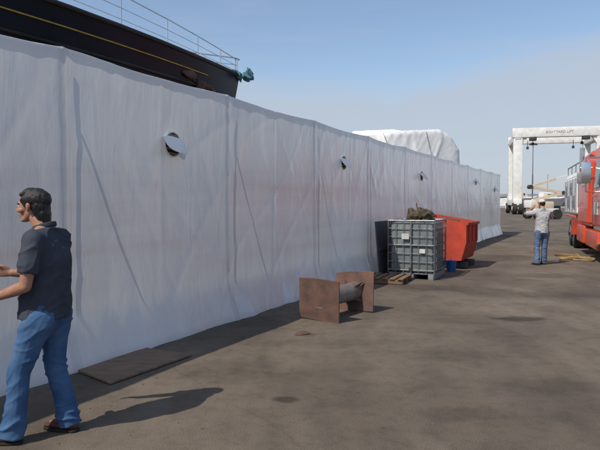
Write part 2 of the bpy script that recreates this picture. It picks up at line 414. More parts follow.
# ------------------------------------------------------------------ covered boat
cb=empty('covered_boat')
def crumple(name,pts,m,parent,vox=.16,amp=.1,freq=.9,it=1):
    b=B(); b.hull(pts,m); o=b.done(name,parent)
    md=o.modifiers.new('r','REMESH'); md.mode='VOXEL'; md.voxel_size=vox
    ms=o.modifiers.new('s','SMOOTH'); ms.iterations=it
    dg=bpy.context.evaluated_depsgraph_get(); me=bpy.data.meshes.new_from_object(o.evaluated_get(dg))
    o.modifiers.clear(); o.data=me
    nn=[v.normal.copy() for v in me.vertices]
    for v,q in zip(me.vertices,nn):
        c=v.co
        r=1-abs(noise.noise(Vector((c.x*freq+c.z*.3,c.y*freq,c.z*freq*.35)))*2.6)
        r2=1-abs(noise.noise(Vector((c.x*freq*1.8-c.z*.7,c.y*freq*1.8,c.z*freq*.4))+Vector((9,3,1)))*2.6)
        c+=q*(amp*max(0,r)**4+amp*.6*max(0,r2)**3-amp*.3+amp*.6*noise.noise(c*.4))
        v.co=c
    for p in me.polygons: p.use_smooth=True
    return o
crumple('cover',[(4.0,28,5.0),(6.75,28.5,5.22),(7.4,28.7,4.85),(7.85,28.9,4.2),(7.9,29,.6),(3.9,28,.6),(3.1,33,5.55),(7.8,33.5,5.68),(8.9,33.5,4.6),(8.9,33.5,.6),(2.7,33,.6)],M['tarp'],cb,.08,.045,1.1,10)
crumple('roof_cover',[(2.7,28.6,5.0),(5.2,28.9,5.20),(5.0,31.5,5.62),(2.8,31.5,5.5),(2.5,28.6,4.2),(5.2,28.9,4.3),(2.5,31.5,4.2),(5,31.5,4.2)],M['tarpw'],cb,.08,.02,.9,4)
b=B()
for x,y in ((4.5,28.8),(7.3,29.4),(4,32.5),(8,32.8)): b.cyl((x,y,0),(x,y,1.4),.12,M['dark'])
b.tube([(3.97,27.97,4.98),(4.4,27.98,3.9),(5.0,28.05,2.6)],.010,M['dark'],6)
b.tube([(6.1,28.33,5.1),(6.4,28.33,3.8),(6.0,28.25,2.6)],.010,M['dark'],6)
b.done('stands_and_lashing',cb)

# ------------------------------------------------------------------ yard goods
def wempty(name,s,n,rz=0):
    p=wp(s,n); return empty(name,p,WANG+rz)
e=wempty('liquid_storage_tote',8.83,1.05,R(2))
b=B()
for y in (-.43,0,.43): b.box((0,y,.055),(1.2,.12,.11),M['galv'],bev=.01)
for x in (-.5,-.25,0,.25,.5): b.box((x,0,.125),(.16,1.0,.025),M['galv'],bev=.004)
b.done('base_pallet',e)
b=B(); b.box((0,0,.685),(1.13,.93,1.08),M['bottle'],bev=.07)
b.cyl((0,0,1.20),(0,0,1.27),.12,M['bottle'],seg=24,bev=.01)
b.cyl((-.57,0,.22),(-.64,0,.22),.04,M['black'])
b.done('plastic_bottle',e)
b=B(); zs=[.2,.38,.56,.74,.92,1.1,1.27]
for z in zs:
    big=z in(.2,.74,1.27)
    b.tube([(-.6,-.5,z),(.6,-.5,z),(.6,.5,z),(-.6,.5,z),(-.6,-.5,z)],.009 if not big else .018,M['galv'] if z==1.27 else M['cage'],8)
for i in range(8):
    x=-.6+1.2*i/7
    for y in (-.512,.512): b.cyl((x,y,.14),(x,y,1.27),.008,M['cage'],seg=8)
for i in range(7):
    y=-.5+i/6
    for x in (-.612,.612): b.cyl((x,y,.14),(x,y,1.27),.008 if i!=3 else .018,M['cage'],seg=8)
for y in (-.25,.25): b.cyl((-.6,y,1.285),(.6,y,1.285),.014,M['galv'],seg=8)
b.done('wire_cage',e)
b=B(); b.box((-.628,.12,.93),(.004,.16,.12),M['label']); b.box((-.628,-.25,.62),(.004,.12,.09),M['label']); b.done('label',e)
bg=wempty('crumpled_bag',8.95,1.10); bg.location.z=1.29
b=B()
for i in range(22): b.sph((random.uniform(-.28,.28),random.uniform(-.24,.24),random.uniform(.03,.13)),(random.uniform(.07,.16),random.uniform(.06,.12),random.uniform(.04,.10)),M['bag'],rot=(random.random()*3,random.random()*3,random.random()*3),sub=3)
b.done('sack',bg,ang=80,fn=lambda c:c+Vector((noise.noise(c*12),noise.noise(c*12+Vector((4,4,4))),noise.noise(c*14+Vector((7,1,2)))))*.06)
e=wempty('steel_waste_hopper',11.35,1.2)
b=B(); L,W,Hh=1.55,1.15,1.32
lo=.22
yf,yb=-W/2,W/2
for x in (-L/2,L/2-.03):
    b.hull([(x,yf+.12,lo),(x,yb,lo),(x,yb,Hh+.03),(x,yf,Hh-.16),(x,yf-.0,lo+.45),(x+.03,yf+.12,lo),(x+.03,yb,lo),(x+.03,yb,Hh+.03),(x+.03,yf,Hh-.16),(x+.03,yf,lo+.45)],M['orange'])
b.box((0,yb-.018,(lo+Hh)/2),(L-.062,.03,Hh-lo),M['orange'])
b.box((0,yf+.016,(lo+.45+Hh-.16)/2),(L-.062,.03,Hh-.16-lo-.45),M['orange'])
b.box((0,yf+.075,lo+.225),(L-.064,.03,.46),M['orange'],rot=(R(15),0,0))
b.box((0,.05,lo+.03),(L-.066,W-.2,.03),M['orange'])
b.box((0,yf-.022,Hh-.19),(L+.04,.04,.07),M['orange'],bev=.008)
for x in (-.5,0,.5): b.box((x,yf-.016,.93),(.05,.03,.5),M['orange'],bev=.004)
b.done('bin',e)
b=B()
for x in (-.45,.45): b.box((x,0,.09),(.18,1.1,.14),M['dark'],bev=.01)
b.cyl((-L/2-.02,yb,1.0),(-L/2-.02,yb+.1,1.65),.016,M['rust']); b.box((0,.1,1.08),(1.1,.7,.3),M['bag'],rot=(.1,.08,.2),bev=.1)
b.done('fork_base_and_rubbish',e)
e=wempty('dark_panel_sheet',9.0,.30)
b=B(); b.box((0,0,.62),(1.5,.03,1.24),M['panel'],rot=(R(-5),0,0),bev=.005); b.box((0,-.03,.62),(1.4,.03,.06),M['panel'],rot=(R(-5),0,0)); b.done('sheet',e)
e=wempty('blue_bucket',10.1,1.52)
b=B(); b.cyl((0,0,.0),(0,0,.26),.10,M['blue'],r2=.13,seg=24,caps=False); b.cyl((0,0,.005),(0,0,.015),.098,M['blue'],seg=24); b.cyl((0,0,.245),(0,0,.26),.14,M['blue'],seg=24,caps=False)
b.tube([(0.13*math.cos(i/8*math.pi),0.03,.25+.1*math.sin(i/8*math.pi)) for i in range(9)],.004,M['galv'],6); b.done('pail',e)
e=wempty('wooden_pallet',7.68,.70,R(4))
b=B()
for x in (-.40,0,.40): b.box((x,0,.055),(.05,.9,.09),M['wood'],bev=.004)
for i in range(6): b.box((0,-.4+i/6.2,.112+random.uniform(-.002,.002)),(.92+random.uniform(-.02,.02),.11,.022),M['wood'],rot=(0,0,random.uniform(-.01,.01)),bev=.003)
b.done('slats',e)
e=empty('flanged_steel_pipe',(.545,8.5,0),math.atan2(.82,.573))
b=B()
def plate(x,tilt,rx):
    t=bmesh.new(); pts=[]
    w,h=.33,.30
    out=[(-w,-h),(w,-h),(w,h*.92),(w*.25,h),(-w,h)]
    vs=[t.verts.new((0,p[0],p[1])) for p in out]; f=t.faces.new(vs)
    r=bmesh.ops.extrude_face_region(t,geom=[f]); 
    for v in [g for g in r['geom'] if isinstance(g,bmesh.types.BMVert)]: v.co.x+=.022
    bmesh.ops.recalc_face_normals(t,faces=list(t.faces))
    bmesh.ops.bevel(t,geom=list(t.edges),offset=.004,segments=1,affect='EDGES')
    t.transform(Matrix.Translation((x,0,.30))@Euler((rx,tilt,0)).to_matrix().to_4x4()); b.add(t,M['rust'])
plate(-.50,R(-5),R(3)); plate(.50,R(8),R(-3))
b.cyl((-.49,0,.31),(.51,0,.30),.135,M['rustgrey'],seg=32)
for a_ in range(4):
    an=a_*math.pi/2+.78
    for x,sg in ((-.42,1),(.44,-1)):
        b.hull([(x-sg*.05,.13*math.cos(an),.305+.13*math.sin(an)),(x-sg*.05,.23*math.cos(an),.305+.23*math.sin(an)),(x+sg*.13,.13*math.cos(an),.305+.13*math.sin(an)),
                (x-sg*.05,.13*math.cos(an+.08),.305+.13*math.sin(an+.08)),(x-sg*.05,.23*math.cos(an+.05),.305+.23*math.sin(an+.05)),(x+sg*.13,.13*math.cos(an+.08),.305+.13*math.sin(an+.08))],M['rust'])
b.done('spool',e)
e=empty('steel_scrap',(.03,7.25,0),.5)
b=B(); b.hull([(-.11,-.02,.0),(.10,.03,.0),(.11,-.03,.012),(-.1,.05,.012),(-.02,.02,.055),(.05,0,.05),(-.1,0,.03)],M['rust'],bev=.003); b.box((.08,.05,.012),(.1,.03,.02),M['rust'],rot=(0,.1,.6)); b.done('scrap',e)
e=empty('plywood_board',(-1.62,5.88,0))
b=B(); 
c4=[(-2.16,5.62),(-1.74,6.50),(-1.16,6.22),(-1.72,5.22)]
b.hull([(x+1.62,y-5.88,z) for x,y in c4 for z in (.008,.028)],M['ply'],bev=.003); b.done('board',e)
# loose grit on the asphalt
b=B(); rg=random.Random(11)
def stone(x,y,r):
    t=bmesh.new(); bmesh.ops.create_icosphere(t,subdivisions=1,radius=1)
    k=rg.random()*9
    for v in t.verts: v.co=Vector((v.co.x*r*rg.uniform(.8,1.2),v.co.y*r*rg.uniform(.8,1.2),v.co.z*r*.6+r*.3))
    t.transform(Matrix.Translation((x,y,0))@Euler((0,0,k)).to_matrix().to_4x4()); b.add(t,M['stone'])
for i in range(260):
    q=wp(rg.uniform(-2,14),.12+abs(rg.gauss(0,.45)),0); stone(q.x,q.y,rg.uniform(.003,.011))
for i in range(240):
    y=3.5+rg.random()**1.3*12; stone(rg.uniform(-.45,.55)*y,y,rg.uniform(.003,.010))
b.done('gravel',None,ang=20)

# ------------------------------------------------------------------ people
def fib(n=90):
    o=[]
    for i in range(n):
        z=1-2*(i+.5)/n; r=math.sqrt(1-z*z); a=i*2.399963
        o.append(Vector((r*math.cos(a),r*math.sin(a),z)))
    return o
FB=fib()
def E(c,r,q=None):
    if not hasattr(r,'__len__'): r=(r,r,r)
    o=[]
    for p in FB:
        v=Vector((p.x*r[0],p.y*r[1],p.z*r[2]))
        if q: v=q@v
        o.append(v+Vector(c))
    return o
def disc(c,axis,ra,rb=None,th=.006):
    rb=ra if rb is None else rb
    q=Vector(axis).to_track_quat('Z','Y'); o=[]
    for k in (-1,1):
        for i in range(28):
            a=i/28*2*math.pi; o.append(q@Vector((ra*math.cos(a),rb*math.sin(a),k*th))+Vector(c))
    return o
def zdisc(c,rx,ry,th=.006): 
    return [Vector(c)+Vector((rx*math.cos(i/28*6.28318),ry*math.sin(i/28*6.28318),k*th)) for k in (-1,1) for i in range(28)]
def vox(name,hulls,m,parent,size=.006,it=3,fn=None):
    b=B()
    for h in hulls: 
        pts=[]
        for x in h: pts+=x
        t=bmesh.new()
        for p in pts: t.verts.new(p)
        bmesh.ops.convex_hull(t,input=list(t.verts))
        for v in [v for v in t.verts if not v.link_faces]: t.verts.remove(v)
        bmesh.ops.recalc_face_normals(t,faces=list(t.faces)); b.add(t,m)
    o=b.done(name,parent)
    md=o.modifiers.new('r','REMESH'); md.mode='VOXEL'; md.voxel_size=size
    ms=o.modifiers.new('s','SMOOTH'); ms.iterations=it; ms.factor=.5
    dg=bpy.context.evaluated_depsgraph_get(); me=bpy.data.meshes.new_from_object(o.evaluated_get(dg))
    o.modifiers.clear(); o.data=me
    if not me.materials: me.materials.append(m)
    if fn:
        nn=[v.normal.copy() for v in me.vertices]
        for v,q in zip(me.vertices,nn): v.co+=q*fn(v.co)
    for p in me.polygons: p.use_smooth=True
    return o
def hand(W,d,side,nrm,curl=.35,spread=.12):
    W=Vector(W); d=Vector(d).normalized(); side=Vector(side); side=(side-d*side.dot(d)).normalized(); nrm=d.cross(side)*(1 if d.cross(side).dot(Vector(nrm))>0 else -1)
    H=[]
    H.append([E(W,.026),E(W+d*.045+side*.022,.017),E(W+d*.045-side*.02,.016),E(W+d*.088+side*.030,.013),E(W+d*.088,.014),E(W+d*.080-side*.030,.012)])
    for off,Ln in ((.030,.068),(.010,.078),(-.010,.072),(-.029,.056)):
        p=W+d*(.086 if off>-.02 else .079)+side*off; dirv=(d+side*off*spread*12*.3).normalized(); r=.0095
        for k,fr in enumerate((.45,.32,.23)):
            ang=curl*(k+.6)*.9
            dv=(dirv*math.cos(ang)+nrm*math.sin(ang)).normalized(); q=p+dv*Ln*fr
            H.append([E(p,r),E(q,r*.92)]); p=q; r*=.93
            dirv=dv
    p=W+d*.028+side*.026; dv=(d*.75+side*.55+nrm*.25).normalized(); q=p+dv*.038; H.append([E(W+d*.02+side*.01,.017),E(p,.015),E(q,.0125)])
    dv=(d*.95+side*.15+nrm*.3).normalized(); H.append([E(q,.0125),E(q+dv*.032,.0095)])
    return H
def person(name,loc,rz,P,sc=1.0):
    e=empty(name,loc,rz); e.scale=(sc,sc,sc)
    hc=Vector(P['head']); hq=Euler((0,P.get('nod',0),P.get('turn',0))).to_quaternion()
    def h(x,y,z): return hc+hq@Vector((x,y,z))
    def HE(x,y,z,r): return E(h(x,y,z),r,hq)
    sk=[]; bl=P.get('belly',0)
    pel=P['pelvis']; ch=P['chest']; nb=P['neck']
    wa=((pel[0]+ch[0])/2+.0,(pel[1]+ch[1])/2,1.08)
    sk+= [[E(pel,(.115,.150,.10)),E(wa,(.115,.145,.10))],[E(wa,(.115,.145,.10)),E(ch,(.115,.155,.12))],[E(ch,(.10,.14,.10)),E(P['shL'],.055),E(P['shR'],.055)],
          [E(nb,(.065,.07,.05)),E(h(-.03,0,-.07),(.055,.055,.04))],[E(P['shL'],.045),E(P['shR'],.045),E((nb[0],nb[1],nb[2]+.02),.06)]]
    for sd in 'LR':
        sh,el,wr=P['sh'+sd],P['el'+sd],P['wr'+sd]
        sk+= [[E(sh,.056),E(el,.041)],[E(el,.041),E(Vector(el).lerp(Vector(wr),.3),.042)],[E(Vector(el).lerp(Vector(wr),.3),.042),E(wr,.028)]]
        sk+= hand(wr,P['hd'+sd],P['ht'+sd],P['hn'+sd],P.get('curl',.4))
        hp_,kn,an=P['hip'+sd],P['kn'+sd],P['an'+sd]
        cf=Vector(kn).lerp(Vector(an),.3)+Vector((-.02,0,0))
        sk+= [[E(hp_,.085),E(kn,.057)],[E(kn,.055),E(cf,.054)],[E(cf,.054),E(an,.038)],[E(an,.036),E(Vector(an)+Vector(P['toe'+sd])*.14+Vector((0,0,-.05)),.03)]]
    sk+= [[HE(-.012,0,.030,(.094,.074,.088))],
          [HE(.026,0,.005,(.062,.060,.072)),HE(.052,0,-.090,(.026,.026,.018))],
          [HE(-.01,0,-.03,(.06,.062,.05)),HE(.045,0,-.088,(.032,.036,.018))],
          [HE(.080,0,.022,.009),HE(.108,0,-.022,.0095),HE(.082,0,-.034,(.012,.018,.007))],
          [HE(.106,0,-.025,.0105),HE(.088,.013,-.030,.008),HE(.088,-.013,-.030,.008)],
          [HE(.076,.034,.026,.011),HE(.082,.0,.026,.011)],[HE(.076,-.034,.026,.011),HE(.082,.0,.026,.011)],
          [HE(.082,0,-.055,(.012,.022,.0065))],[HE(.080,0,-.068,(.012,.019,.0065))],[HE(.070,0,-.095,(.014,.018,.012))],
          [HE(.055,.038,-.022,(.028,.022,.022))],[HE(.055,-.038,-.022,(.028,.022,.022))]]
    for sg in (1,-1):
        sk+= [[HE(-.008,sg*.080,.006,(.017,.009,.020)),HE(-.002,sg*.076,-.024,(.010,.007,.012))]]
    body=vox('body',sk,M['skin'],e,.0052,2)
    body.data.materials.append(M['lip'])
    lc=h(.088,0,-.0615)
    for p in body.data.polygons:
        dl=hq.inverted()@(p.center-lc)
        if abs(dl.z)<.011 and abs(dl.y)<.02 and dl.x>-.006 and dl.x<.02: p.material_index=1
    b=B()
    for sg in (1,-1):
        b.sph(h(.073,sg*.031,.006),(.0125,.014,.0105),M['eye']); b.sph(h(.0805,sg*.032,.006),(.006,.0065,.0065),M['iris'])
        for i in range(5): b.sph(h(.0865-.0025*i,sg*(.014+.008*i),.0275+.002*math.sin(i)),(.006,.007,.0035),M['hair'])
        b.sph(h(.078,sg*.031,.0155),(.010,.015,.0035),M['skin'])
    b.done('face_details',e)
    if P['hair']=='long':
        hh=[[HE(-.030,0,.045,(.100,.084,.084))],[HE(-.055,0,.0,(.062,.080,.07)),HE(-.075,0,-.085,(.042,.06,.035))],
            [HE(.015,.066,.045,(.035,.014,.03)),HE(.008,.070,.0,(.010,.008,.014))],[HE(.015,-.066,.045,(.035,.014,.03)),HE(.008,-.070,.0,(.010,.008,.014))],
            [HE(.045,0,.085,(.03,.055,.02)),HE(.0,0,.1,(.05,.06,.03))],[HE(-.095,0,-.11,(.022,.05,.02)),HE(-.08,0,-.05,(.04,.07,.04))]]
        vox('hair',hh,M['hair'],e,.004,3,lambda c:.004*noise.noise(Vector((c.x*40,c.y*40,c.z*9)))+.0022*noise.noise(Vector((c.x*120,c.y*120,c.z*18)))+.002)
    else:
        vox('hair',[[HE(-.03,0,.02,(.085,.079,.07)),HE(-.06,0,-.03,(.04,.06,.03))]],M['hair'],e,.006,2,lambda c:.003*noise.noise(c*60))
        vox('cap',[[HE(-.012,0,.062,(.102,.084,.066))],[HE(.06,0,.052,(.05,.065,.008)),HE(.12,0,.042,(.035,.05,.006))]],M['cap'],e,.006,2)
    def wr_(a,f): return lambda c: a*noise.fractal(Vector((c.x*f,c.y*f,c.z*f*.6)),1,2,2)+a*1.1*max(0,1-abs(noise.noise(Vector((c.x*7,c.y*7,c.z*9+c.x*8)))*2.4))**3
    hz=P['hem']
    s=[[zdisc((pel[0]+.005+bl*.3,pel[1],hz),.155+bl*.3,.182),E((wa[0]+bl*.6,wa[1],wa[2]-.03),(.140+bl*.5,.168,.07))],
       [E((wa[0]+bl*.6,wa[1],wa[2]-.03),(.140+bl*.5,.168,.07)),E((ch[0]+bl*.1,ch[1],ch[2]),(.142,.180,.12))],
       [E(ch,(.130,.165,.11)),E(P['shL'],.066),E(P['shR'],.066)],
       [E(P['shL'],.056),E(P['shR'],.056),zdisc((nb[0],nb[1],nb[2]+.030),.068,.074)]]
    for sd in 'LR':
        sh,el=Vector(P['sh'+sd]),Vector(P['el'+sd]); f=P.get('sleeve',.68)
        q=sh.lerp(el,f); s+= [[E(sh,.066),disc(q,el-sh,.066,.062)]]
    vox('shirt',s,P['shirt'],e,.007,3,wr_(P.get('wa',.008),6))
    vox('collar',[[disc((nb[0]+.0,nb[1],nb[2]+.045),(.28,0,1),.078,.080,.016)],[E((nb[0]+.075,nb[1]+.035,nb[2]+.01),(.014,.03,.022))],[E((nb[0]+.075,nb[1]-.035,nb[2]+.01),(.014,.03,.022))]],P['shirt'],e,.006,2)
    j=[[zdisc((pel[0],pel[1],hz+.09),.138,.168),E((pel[0],pel[1],pel[2]),(.140,.172,.06))],[E(pel,(.138,.172,.06)),E(Vector(P['hipL'])+Vector((-.01,0,-.05)),.103),E(Vector(P['hipR'])+Vector((-.01,0,-.05)),.103)]]
    for sd in 'LR':
        hp_,kn,an=Vector(P['hip'+sd]),Vector(P['kn'+sd]),Vector(P['an'+sd])
        mid=kn.lerp(an,.45)
        j+= [[E(hp_+Vector((-.012,0,-.03)),(.112,.100,.10)),E(hp_.lerp(kn,.5),.092)],[E(hp_.lerp(kn,.5),.092),E(kn,.074)],[E(kn,.074),E(mid+Vector((-.012,0,0)),.072)],[E(mid+Vector((-.012,0,0)),.072),disc(an+Vector((-.005,0,-.035)),kn-an,.072,.078)]]
    def jf(c):
        k=.9*math.exp(-((c.z-.48)/.10)**2)+1.1*math.exp(-((c.z-.13)/.08)**2)+.6*math.exp(-((c.z-.80)/.07)**2)
        return .005*noise.fractal(c*5,1,2,2)+(.003+.013*k)*max(0,1-abs(noise.noise(Vector((c.x*5,c.y*5,c.z*14+c.x*6+1.5*noise.noise(c*4))))*2.3))**2-.003
    vox('jeans',j,P['jeans'],e,.007,3,jf)
    for sd in 'LR':
        an=Vector(P['an'+sd]); tv=Vector(P['toe'+sd]).normalized(); sv=Vector((-tv.y,tv.x,0)); up=Vector((0,0,1))
        qf=Matrix((tv,sv,up)).transposed().to_quaternion()
        def A(x,y,z): return Vector((an.x,an.y,0))+tv*x+sv*y+up*(z)
        vox('shoe',[[E(A(-.035,0,.05),(.045,.037,.035),qf),E(A(.0,0,.085),(.045,.038,.03),qf)],[E(A(-.03,0,.04),(.045,.036,.03),qf),E(A(.10,0,.042),(.06,.046,.03),qf)],[E(A(.10,0,.04),(.06,.046,.028),qf),E(A(.165,0,.034),(.035,.038,.020),qf)],[E(A(.0,0,.09),(.04,.036,.025),qf),E(A(.10,0,.05),(.045,.040,.032),qf)]],M['shoe'],e,.005,2)
        vox('sole',[[disc(A(-.035,0,.012),(0,0,1),.044,.044,.010),disc(A(.10,0,.012),(0,0,1),.052,.052,.010),disc(A(.165,0,.013),(0,0,1),.040,.040,.009)]],M['sole'],e,.004,1)
    return e
man1=dict(head=(.105,0,1.625),turn=R(6),nod=R(2),pelvis=(0,0,.93),chest=(-.015,0,1.27),neck=(.015,0,1.445),
 shL=(-.01,.180,1.40),shR=(-.01,-.175,1.395),elL=(.02,.235,1.10),elR=(.12,-.22,1.13),wrL=(.25,.20,1.02),wrR=(.345,-.12,1.145),
 hdL=(1,-.15,.02),htL=(.1,-.3,1),hnL=(0,-1,0),hdR=(1,.2,.12),htR=(0,.3,1),hnR=(0,1,0),curl=.35,
 hipL=(.01,.095,.90),hipR=(-.0,-.095,.90),knL=(.15,.11,.49),knR=(.02,-.11,.48),anL=(.21,.13,.085),anR=(-.07,-.13,.085),
 toeL=(1,.15,0),toeR=(1,-.12,0),belly=.05,hair='long',hem=.865,shirt=M['polo'],jeans=M['jeans'],sleeve=.70)
person('man',(-1.76,4.05,0),R(180-7),man1,1.0)
man2=dict(head=(.05,0,1.625),turn=R(8),nod=R(6),pelvis=(0,0,.93),chest=(-.01,0,1.27),neck=(.0,0,1.445),
 shL=(.0,.180,1.40),shR=(.0,-.180,1.40),elL=(.10,.42,1.36),elR=(.14,-.34,1.28),wrL=(.24,.17,1.50),wrR=(.26,-.12,1.46),
 hdL=(.2,-.5,.75),htL=(-.5,-.5,.1),hnL=(-.3,-1,0),hdR=(.2,.5,.75),htR=(-.5,.5,.1),hnR=(-.3,1,0),curl=.5,
 hipL=(0,.095,.90),hipR=(0,-.095,.90),knL=(.04,.12,.49),knR=(.05,-.10,.49),anL=(-.02,.14,.085),anR=(.10,-.11,.085),
 toeL=(1,.2,0),toeR=(1,-.15,0),belly=.03,hair='short',hem=.86,shirt=M['shirt2'],jeans=M['jeans2'],sleeve=.9)
person('man',(6.44,15.5,0),R(96),man2,1.0)

# ------------------------------------------------------------------ service truck (nose toward the photographer)
tr=empty('service_truck',(9.05,15.15,0),math.atan2(.9415,.337))
def wheel(b,x,y,r=.52,w=.28,sd=1):
    b.cyl((x,y-w/2,r),(x,y+w/2,r),r,M['black'],seg=32,bev=.04)
    b.cyl((x,y+sd*(w/2-.03),r),(x,y+sd*(w/2+.012),r),r*.56,M['galv'],seg=24,bev=.01)
    b.cyl((x,y+sd*(w/2),r),(x,y+sd*(w/2+.06),r),r*.2,M['dark'],seg=16)
    for i in range(8):
        a_=i/8*6.283; b.cyl((x+r*.38*math.cos(a_),y+sd*(w/2),r+r*.38*math.sin(a_)),(x+r*.38*math.cos(a_),y+sd*(w/2+.035),r+r*.38*math.sin(a_)),.02,M['dark'],seg=8)
b=B()
for y in (-.42,.42): b.box((4.2,y,.95),(12.2,.09,.26),M['dark'],bev=.01)
for x in (-1.5,1,3,5.2,8,9.9): b.box((x,0,.95),(.1,.76,.2),M['dark'])
b.done('chassis',tr)
b=B()
b.hull([(-.55,y,z) for y in (-1.15,1.15) for z in (1.0,2.05)]+[(-.1,y,3.02) for y in (-1.02,1.02)]+[(.5,y,3.30) for y in (-.95,.95)]+[(2.0,y,3.34) for y in (-1.0,1.0)]+[(2.0,y,1.0) for y in (-1.15,1.15)],M['red'],bev=.07,seg=3)
b.hull([(2.05,y,z) for y in (-1.2,1.2) for z in (.95,)]+[(2.05,y,3.0) for y in (-1.15,1.15)]+[(2.4,y,3.34) for y in (-.98,.98)]+[(4.6,y,3.30) for y in (-.98,.98)]+[(4.8,y,2.9) for y in (-1.15,1.15)]+[(4.8,y,.95) for y in (-1.2,1.2)],M['red'],bev=.12,seg=3)
b.hull([(-.5,y,z) for y in (-.95,.95) for z in (.9,1.95)]+[(-2.3,y,z) for y in (-.8,.8) for z in (.75,1.65)],M['red'],bev=.1,seg=3)
for sd in (1,-1):
    b.hull([(-2.1,sd*1.2,1.05),(-.75,sd*1.2,1.05),(-1.9,sd*1.2,1.25),(-1.0,sd*1.2,1.25),(-2.1,sd*.8,1.1),(-.75,sd*.8,1.1),(-1.9,sd*.8,1.3),(-1.0,sd*.8,1.3)],M['red'],bev=.04)
    b.box((1.3,sd*1.08,.62),(2.6,.22,.5),M['red'],bev=.05); b.box((3.9,sd*1.08,.66),(1.8,.26,.56),M['red'],bev=.05)
    b.box((-.2,sd*1.14,.55),(.7,.2,.06),M['chrome'])
b.done('cab',tr,ang=28)
b=B()
for sd in (1,-1):
    b.hull([(.05,sd*1.158,2.08),(1.1,sd*1.158,2.08),(1.1,sd*1.09,2.82),(.25,sd*1.09,2.82),(.05,sd*1.12,2.08),(1.1,sd*1.12,2.08),(1.1,sd*1.05,2.82),(.25,sd*1.05,2.82)],M['glass'])
    b.hull([(2.9,sd*1.19,2.2),(3.9,sd*1.19,2.2),(3.9,sd*1.172,2.65),(2.9,sd*1.172,2.65),(2.9,sd*1.14,2.2),(3.9,sd*1.14,2.2),(3.9,sd*1.12,2.65),(2.9,sd*1.12,2.65)],M['glass'])
    b.box((1.22,sd*1.158,1.75),(.02,.012,1.3),M['dark']); b.box((1.0,sd*1.165,1.85),(.18,.03,.05),M['chrome'],bev=.008)
    b.box((.55,sd*1.158,1.5),(.7,.012,.34),M['white'])
    b.tube([(-.1,sd*1.1,2.85),(-.15,sd*1.5,2.85),(-.15,sd*1.5,1.95),(-.1,sd*1.14,1.95)],.02,M['chrome']); b.box((-.17,sd*1.5,2.45),(.07,.24,.56),M['chrome'],bev=.02)
    b.tube([(1.9,sd*1.1,2.7),(1.95,sd*1.42,2.7),(1.95,sd*1.42,2.2)],.015,M['chrome']); b.box((1.95,sd*1.42,2.4),(.06,.18,.34),M['galv'],bev=.02)
    b.cyl((5.0,sd*1.05,1.0),(5.0,sd*1.05,3.55),.085,M['chrome'],seg=16); b.cyl((5.0,sd*1.05,1.5),(5.0,sd*1.05,2.6),.12,M['galv'],seg=16)
b.hull([(-.52,y,2.1) for y in (-.98,.98)]+[(-.17,y,2.95) for y in (-.92,.92)]+[(-.57,y,2.1) for y in (-.98,.98)]+[(-.22,y,2.95) for y in (-.92,.92)],M['glass'])
b.box((-2.33,0,1.2),(.06,1.3,.75),M['chrome'],bev=.02); b.box((-2.55,0,.6),(.2,2.4,.34),M['chrome'],bev=.04)
for y in (-.7,0,.7): b.sph((.6,y,3.37),(.06,.05,.04),M['yellow'])
b.done('glass_and_fittings',tr)
b=B()
b.hull([(5.4,y,1.25) for y in (-1.15,1.15)]+[(5.4,y,2.6) for y in (-1.15,1.15)]+[(5.6,y,2.85) for y in (-1.0,1.0)]+[(10.2,y,2.85) for y in (-1.0,1.0)]+[(10.3,y,2.6) for y in (-1.15,1.15)]+[(10.3,y,1.25) for y in (-1.15,1.15)],M['white'],bev=.05)
for x in (5.9,6.9,7.9,8.9,9.8):
    for sd in (1,-1): b.box((x,sd*1.165,1.95),(.06,.03,1.2),M['galv'],bev=.005)
for x,zz in ((6.4,1.7),(7.4,2.2),(8.4,1.7),(9.3,2.1)):
    b.box((x,1.163,zz),(.6,.02,.45),M['galv'],bev=.005); b.box((x+.2,1.18,zz),(.08,.02,.04),M['dark'])
b.cyl((5.9,.6,2.85),(5.9,.6,3.15),.15,M['dark']); b.cyl((7.6,-.2,2.85),(7.6,-.2,3.1),.3,M['white'],seg=24,bev=.02)
b.box((7.8,1.0,1.15),(3.4,.3,.1),M['red'],bev=.02)
b.tube([(5.6,1.05,3.1),(10.0,1.05,3.1)],.025,M['galv'])
for x in (5.6,7,8.5,10): b.cyl((x,1.05,2.8),(x,1.05,3.1),.02,M['galv'])
b.done('equipment_body',tr,ang=28)
b=B()
for sd in (1,-1):
    wheel(b,-1.42,sd*1.02,sd=sd)
    for x in (6.3,7.55): wheel(b,x,sd*1.02,sd=sd); wheel(b,x,sd*.69,sd=sd)
    b.box((5.6,sd*1.0,.8),(.04,.6,.55),M['orange'])
b.done('wheels',tr)
e=empty('yellow_hose')
pts=[(7.8,16.6),(8.1,16.2),(8.5,16.5),(8.2,17.2),(7.7,17.2),(7.4,16.7),(7.9,16.8),(8.4,17.3),(8.5,18.0),(8.2,18.4),(7.9,18.0)]
curve('hose_run',[(x,y,.04) for x,y in pts],.022,M['hose'],e)
curve('hose_run',[(x+.12,y+.2,.035+.03*(i%2)) for i,(x,y) in enumerate(pts[1:9])],.022,M['hose'],e)

